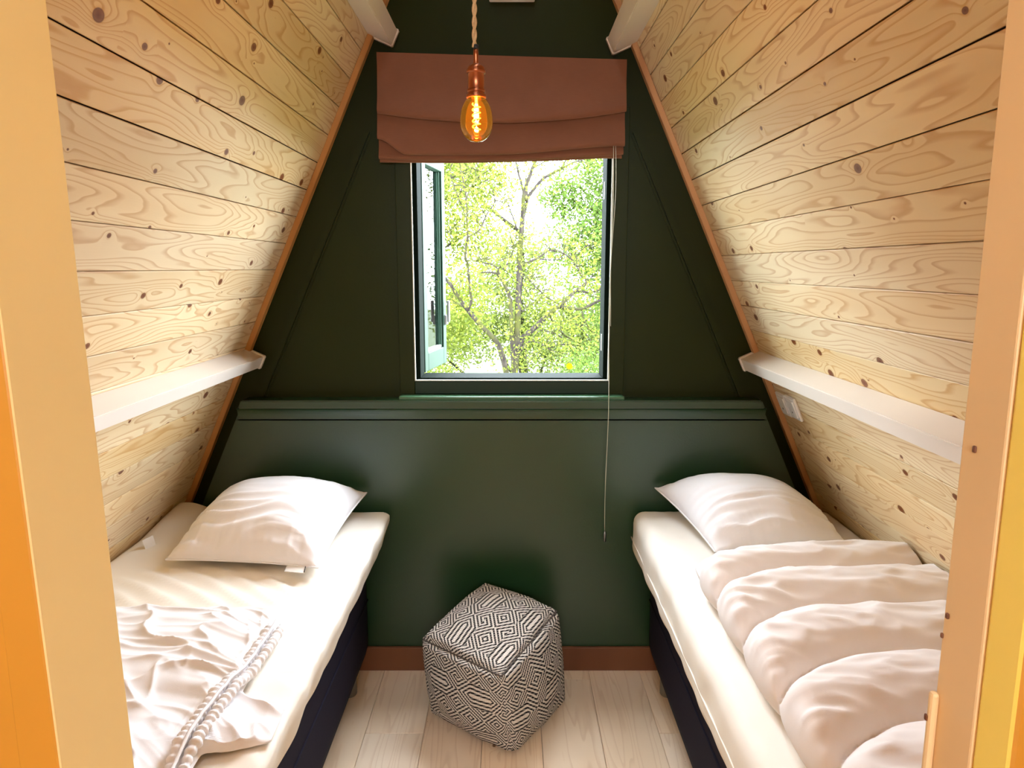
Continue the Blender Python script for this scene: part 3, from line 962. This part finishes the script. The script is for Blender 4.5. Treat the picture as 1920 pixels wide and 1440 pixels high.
# ------------------------------------------------------------------ pouf
def make_pouf():
    e = empty('pouf', (-.05, 2.22, 0)); tag(e, 'soft cube pouf woven in black and cream geometric pattern on the floor', 'pouf')
    B = [Vector(p) for p in ((.005, 2.000, .0), (.195, 2.290, .0), (-.085, 2.450, .0), (-.285, 2.220, .0))]   # front, right, back, left
    T = [Vector(p) for p in ((-.030, 1.925, .318), (.168, 2.285, .358), (-.100, 2.425, .400), (-.308, 2.165, .312))]
    N = 30
    V, F, UV = [], [], []
    idx = {}
    cen = sum(B + T, Vector()) / 8
    def tri_(q):
        a, b, c = [(x + 1) / 2 for x in q]               # a: front->right, b: front->left, c: up
        lo = B[0] * (1 - a) * (1 - b) + B[1] * a * (1 - b) + B[2] * a * b + B[3] * (1 - a) * b
        hi = T[0] * (1 - a) * (1 - b) + T[1] * a * (1 - b) + T[2] * a * b + T[3] * (1 - a) * b
        return lo * (1 - c) + hi * c
    def place(q):
        p = tri_(q)
        # bulge: faces swell, edges and corners stay
        m = sorted(abs(x) for x in q)
        sw_ = (1 - m[0] ** 2) * (1 - m[1] ** 2)
        d = p - cen
        p = p + d.normalized() * (.034 * sw_)
        edge = sstep(.86, 1.0, m[1])
        p = p - d * (.075 * edge)
        p = p + d.normalized() * .004 * nz(p.x * 14, p.y * 14, p.z * 14)
        p.z = max(.002, p.z)
        return p
    def add(face, i, j):
        a, b = 2 * i / N - 1, 2 * j / N - 1
        q = {'t': (a, b, 1), 'd': (a, b, -1), 'r': (a, -1, b), 'l': (-1, a, b), 'R': (1, a, b), 'L': (a, 1, b)}[face]
        key = tuple(round(x, 4) for x in q)
        if key not in idx:
            idx[key] = len(V); V.append(place(q))
        return idx[key]
    for face in 'tdrlRL':
        for i in range(N):
            for j in range(N):
                F.append((add(face, i, j), add(face, i + 1, j), add(face, i + 1, j + 1), add(face, i, j + 1)))
                o = {'t': (0, 0), 'd': (3, 1), 'r': (1.37, .21), 'l': (2.13, .48), 'R': (.7, 2), 'L': (.3, 3)}[face]
                UV.append([(o[0] + a / N, o[1] + b / N) for a, b in ((i, j), (i + 1, j), (i + 1, j + 1), (i, j + 1))])
    me = bpy.data.meshes.new('woven_cover')
    me.from_pydata([tuple(v) for v in V], [], F); me.update()
    ul = me.uv_layers.new(name='UVMap')
    k = 0
    for f in UV:
        for c in f:
            ul.data[k].uv = c; k += 1
    bm = bmesh.new(); bm.from_mesh(me); bmesh.ops.recalc_face_normals(bm, faces=bm.faces[:]); bm.to_mesh(me); bm.free()
    link('woven_cover', me, M['pouf'], e, True)
    # stitched seams round the top
    def line(f): return [f(t / 30 * 2 - 1) for t in range(31)]
    for f in (lambda t: place((t, -1, 1)), lambda t: place((-1, t, 1)), lambda t: place((1, t, 1)), lambda t: place((t, 1, 1))):
        tube('seam', line(f), .0030, M['seam'], e, 6)
M['seam'] = plain('seam_yarn', lin(96, 86, 80), .9, vary=.3, scale=400)
make_pouf()

# ------------------------------------------------------------------ outside
tag(box('ground_outside', (-40, 40), (3.0, 70), (-3.1, -2.9), M['grass'], bevel=0), kind='structure')

def leaf_cloud(name, pts, size, mat, parent, seed):
    """pts: (N,3) array of leaf centres; every leaf a small folded diamond; one uncountable mass"""
    r = np.random.default_rng(seed)
    n = len(pts)
    d = r.normal(size=(n, 3)); d /= np.linalg.norm(d, axis=1)[:, None]
    e = r.normal(size=(n, 3)); e -= d * (d * e).sum(1)[:, None]; e /= np.linalg.norm(e, axis=1)[:, None]
    s = size * r.uniform(.6, 1.3, n)[:, None]
    g = np.cross(d, e)
    v = np.empty((n, 4, 3))
    v[:, 0] = pts - d * s; v[:, 1] = pts + e * s * .48 + g * s * .15; v[:, 2] = pts + d * s; v[:, 3] = pts - e * s * .48 + g * s * .15
    me = bpy.data.meshes.new(name)
    me.vertices.add(n * 4); me.loops.add(n * 4); me.polygons.add(n)
    me.vertices.foreach_set('co', v.reshape(-1))
    me.loops.foreach_set('vertex_index', np.arange(n * 4, dtype=np.int32))
    me.polygons.foreach_set('loop_start', np.arange(0, n * 4, 4, dtype=np.int32))
    me.update(calc_edges=True); me.validate()
    o = link(name, me, mat, parent)
    o['kind'] = 'stuff'
    return o

def blobs(centres, n, seed):
    r = np.random.default_rng(seed)
    c = np.array([q[:3] for q in centres]); rad = np.array([q[3] for q in centres])
    k = r.choice(len(c), n, p=rad ** 2 / (rad ** 2).sum())
    d = r.normal(size=(n, 3)); d /= np.linalg.norm(d, axis=1)[:, None]
    return c[k] + d * (rad[k] * r.uniform(.35, 1.05, n))[:, None]

# main tree: limbs drawn as polylines in its own plane, metres, fork at the origin
TY = 9.0
def make_tree():
    e = empty('oak_tree', (.05, TY, -2.9)); tag(e, 'mossy spreading tree with bright spring leaves right outside the open window', 'tree')
    S = 1 / 3.43 / 146.0
    O = Vector((.05, TY, .46))
    limbs = [
        ([(600, 2800), (612, 1900), (622, 1500), (640, 1230), (650, 1050), (660, 800), (665, 600), (680, 420), (690, 260), (740, 110), (775, 10), (800, -250)], 40, 8),
        ([(600, 1560), (575, 1340), (530, 1180), (440, 1070), (350, 960), (300, 880), (240, 780), (185, 725), (90, 660), (-60, 560)], 26, 6),
        ([(350, 960), (375, 900), (368, 800), (362, 700), (352, 640), (370, 540), (370, 450), (368, 330), (340, 170), (310, 60), (300, -80)], 12, 3),
        ([(370, 540), (430, 510), (470, 430), (520, 345), (500, 270)], 7, 3),
        ([(370, 450), (320, 330), (290, 240), (275, 160)], 5, 2), ([(368, 350), (400, 260), (440, 200), (470, 120)], 5, 2),
        ([(345, 950), (290, 925), (235, 918), (150, 900)], 9, 4), ([(290, 570), (250, 500), (230, 430)], 5, 2),
        ([(640, 1230), (680, 1160), (760, 1090), (860, 1000), (930, 950), (1000, 890), (1050, 850), (1110, 800), (1070, 740), (1060, 660), (1010, 560)], 28, 4),
        ([(1050, 860), (1130, 870), (1190, 850), (1300, 800)], 12, 5), ([(930, 960), (1060, 970), (1180, 910), (1320, 880)], 16, 7),
        ([(1060, 970), (1100, 1080), (1180, 1150), (1260, 1180)], 7, 3), ([(930, 950), (830, 890), (740, 800), (680, 750)], 7, 3),
        ([(860, 1000), (890, 1060), (1040, 1080), (1150, 1200)], 7, 3), ([(930, 1070), (950, 1140), (1010, 1170)], 5, 2),
        ([(800, 1105), (900, 1130), (980, 1190), (1040, 1220)], 6, 2),
        ([(690, 270), (655, 150), (640, 80), (620, 0)], 10, 4), ([(700, 300), (800, 170), (920, 100), (1010, 50), (1120, 10)], 14, 5),
        ([(920, 100), (960, 30), (1020, -60)], 7, 3), ([(740, 110), (850, 40), (850, -60)], 7, 3),
        ([(625, 1420), (610, 1000), (590, 860), (540, 770), (500, 740), (400, 740)], 22, 4), ([(560, 720), (600, 660), (640, 560)], 8, 4),
        ([(650, 1260), (700, 1190), (740, 1170), (800, 1190), (860, 1230), (980, 1260)], 11, 3), ([(700, 1190), (706, 1280), (712, 1340)], 6, 2),
        ([(680, 980), (720, 950), (790, 910), (840, 830)], 9, 3), ([(665, 700), (790, 640), (870, 600), (970, 640), (1050, 740)], 10, 4),
        ([(790, 655), (860, 660), (950, 655)], 6, 3), ([(540, 770), (510, 700), (440, 680), (380, 670)], 8, 3),
        ([(1110, 800), (1150, 770), (1190, 765)], 6, 3), ([(1070, 740), (1000, 640), (940, 560)], 6, 2), ([(1060, 620), (1120, 560), (1170, 590)], 5, 2),
        ([(650, 480), (600, 350), (560, 300)], 8, 3), ([(640, 470), (640, 530), (600, 600)], 5, 2),
    ]
    r = random.Random(11)
    tips = []
    depth_at = {}
    for li, (pl_, r0, r1) in enumerate(limbs):
        # smooth the polyline and give every limb its own lean in depth
        P = [Vector((p[0], 0, p[1])) for p in pl_]
        start = (pl_[0][0] // 40, pl_[0][1] // 40)
        d0 = 0.0
        if li > 0:
            best = min(depth_at, key=lambda k: (k[0] - pl_[0][0]) ** 2 + (k[1] - pl_[0][1]) ** 2)
            d0 = depth_at[best]
        lean = r.uniform(-.9, .9) if li else .05
        pts, rads = [], []
        for i in range(len(P) - 1):
            p0, p1, p2, p3 = P[max(i - 1, 0)], P[i], P[i + 1], P[min(i + 2, len(P) - 1)]
            for k in range(6):
                t = k / 6
                q = .5 * ((2 * p1) + (p2 - p0) * t + (2 * p0 - 5 * p1 + 4 * p2 - p3) * t * t + (3 * p1 - p0 - 3 * p2 + p3) * t ** 3)
                f = (i + t) / (len(P) - 1)
                dep = d0 + lean * f * len(P) * .12
                depth_at[(q.x, q.z)] = dep
                wob = nz(q.x * .02, q.z * .02, li) * 6 * (1 if r0 < 30 else .3)
                pts.append(O + Vector(((q.x - 640 + wob) * S, dep, (1230 - q.z) * S)))
                rads.append((r0 + (r1 - r0) * f ** .8) * S * .82)
                if i >= 1 or li > 0: tips.append(pts[-1])
        tube('limb' if li else 'trunk', pts, rads, M['bark'], e, 9 if r0 > 12 else 6)
        # fine twigs
        for _ in range(5):
            k = r.randrange(len(pts) // 3, len(pts))
            a = pts[k]; dv = Vector((r.uniform(-1, 1), r.uniform(-.6, .6), r.uniform(-.2, 1))).normalized()
            L = r.uniform(.15, .4)
            tw = [a + dv * L * s + Vector((nz(s * 3, li, _), 0, nz(s * 3, _, li))) * .06 * s for s in (0, .33, .66, 1)]
            if li: tube('twig', tw, [.006, .005, .004, .002], M['bark'], e, 5); tips.append(tw[-1]); tips.append(tw[-2])
    arr = np.array([tuple(t) for t in tips])
    rr = np.random.default_rng(5)
    k = rr.integers(0, len(arr), 8000)
    c = arr[k] + rr.normal(size=(8000, 3)) * np.array([.16, .28, .14])
    leaf_cloud('foliage', c, .022, M['leaf_lime'], e, 3)
make_tree()

def bg_tree(name, x, y, base, crown, n, size, mat, label, seed, trunk_r=.16):
    e = empty(name, (x, y, -2.9)); tag(e, label, 'tree' if 'tree' in name else 'bush', 'trees and bushes beyond the window')
    r = random.Random(seed)
    top = max(c[2] for c in crown)
    pts = [(x + .3 * nz(z * .7, seed), y, z) for z in np.linspace(-2.9, top, 12)]
    tube('trunk', pts, [trunk_r * (1 - .8 * i / 11) for i in range(12)], M['bark'], e, 8)
    for c in crown:
        z0 = max(-2.5, c[2] - 1.6 * c[3])
        a = Vector((x + .3 * nz(z0 * .7, seed), y, z0)); b = Vector(c[:3])
        mid = (a + b) / 2 + Vector((0, 0, -.12 * c[3]))
        tube('limb', [a, mid, b], [trunk_r * .35, trunk_r * .25, .015], M['bark'], e, 6)
    leaf_cloud('foliage', blobs(crown, n, seed), size, mat, e, seed + 1)
    return e
bg_tree('leafy_tree', -3.4, 15.0, 0, [(-3.6, 15, 1.2, 1.5), (-2.2, 15, 2.6, 1.3), (-3.2, 15, 4.0, 1.6), (-1.4, 14.6, .6, 1.1), (-4.6, 15, 3.0, 1.3), (-1.7, 15.2, 3.9, 1.1), (-.9, 15, 2.2, .8), (-.5, 15.3, 3.3, .7)], 52000, .042, M['leaf_lime'], 'yellow-green tree behind the limb with thin upright twigs', 21)
bg_tree('leafy_tree', 3.0, 14.5, 0, [(2.6, 14.5, .9, 1.3), (1.5, 14.2, 1.9, .9), (3.3, 14.5, 2.5, 1.3), (1.9, 14.8, 3.4, .95), (1.0, 14.6, 2.9, .5), (2.2, 14.3, 2.3, .9), (4.2, 14.5, 1.3, 1.3)], 46000, .042, M['leaf_green'], 'fresh green tree behind the forked mossy limb', 31)
bg_tree('leafy_tree', .3, 20.0, 0, [(-.8, 20, .4, 1.6), (1.2, 20, -.2, 1.6), (.2, 20.5, 1.7, 1.1), (-2.6, 20, -.4, 1.6), (3.0, 20, -.2, 1.6), (-1.4, 20, 3.9, .9)], 36000, .058, M['leaf_pale'], 'pale leafy tree directly behind the mossy trunk', 41)
bg_tree('leafy_tree', 5.8, 21.0, 0, [(5.4, 21, 2.4, 1.8), (4.2, 21, 4.6, 1.2), (6.6, 21, .4, 2.0), (7.2, 21, 4.0, 1.7)], 26000, .058, M['leaf_lime'], 'tall lime-leaved tree far off behind the jamb with latch plates', 51)
bg_tree('leafy_tree', -7.0, 22.0, 0, [(-6.6, 22, 2.0, 2.2), (-7.6, 22, 5.0, 1.9), (-5.2, 22, 4.4, 1.5), (-8.5, 22, 1.0, 2.0)], 26000, .058, M['leaf_pale'], 'pale tree seen through the glass of the open sash', 61)
bg_tree('hedge_bush', -1.4, 11.5, 0, [(-2.2, 11.5, -1.0, .95), (-1.4, 11.4, -.75, .85), (-.95, 11.6, -1.0, .8), (-3.2, 11.5, -.8, 1.0), (-1.8, 11.5, -.1, .55)], 22000, .028, M['leaf_lime'], 'low yellow-green bush at the foot of the mossy tree by the sash', 71, .05)
bg_tree('hedge_bush', 1.6, 11.5, 0, [(1.0, 11.5, -1.0, .8), (1.5, 11.4, -.8, .85), (2.4, 11.5, -.7, .95), (3.3, 11.5, -.9, 1.0), (1.2, 11.8, -.2, .5)], 22000, .028, M['leaf_green'], 'low green bush behind the two yellow discs', 81, .05)

# two yellow discs on a thin stake among the leaves
mk = empty('yellow_marker', (.665, 8.2, -2.9)); tag(mk, 'two small bright yellow discs on a thin stake among the leaves', 'garden marker')
tube('stake', [(.665, 8.22, -2.9), (.665, 8.22, .42)], .006, M['bark'], mk, 6)
for z in (.375, .235):
    V, F = [], []
    for s, y in ((1, 8.195), (1, 8.212)):
        V += [(.665 + .036 * math.cos(k / 20 * 2 * math.pi), y, z + .036 * math.sin(k / 20 * 2 * math.pi)) for k in range(20)]
    F = [list(range(20)), list(range(39, 19, -1))] + [[k, (k + 1) % 20, 20 + (k + 1) % 20, 20 + k] for k in range(20)]
    mesh('disc', V, F, M['yellow_mark'], mk)

# ------------------------------------------------------------------ pieces of parts go one level down
bpy.context.view_layer.update()
def under(child, part):
    mw = child.matrix_world.copy()
    child.parent = part
    child.matrix_parent_inverse = part.matrix_world.inverted()
    child.matrix_basis = mw
def kids(root, stem): return [c for c in root.children if c.name.split('.')[0] == stem]
plates = kids(sw, 'switch_plate')
for stem in ('rocker', 'indicator'):
    for p, c in zip(plates, kids(sw, stem)): under(c, p)
for c in kids(lamp, 'socket_ring'): under(c, sock)
for c in kids(lamp, 'filament_stem'): under(c, kids(lamp, 'filament')[0])
for c in kids(pL, 'label_stitch'): under(c, kids(pL, 'laundry_label')[0])
for r_ in (pL, pR): under(kids(r_, 'seam')[0], kids(r_, 'pillowcase')[0])
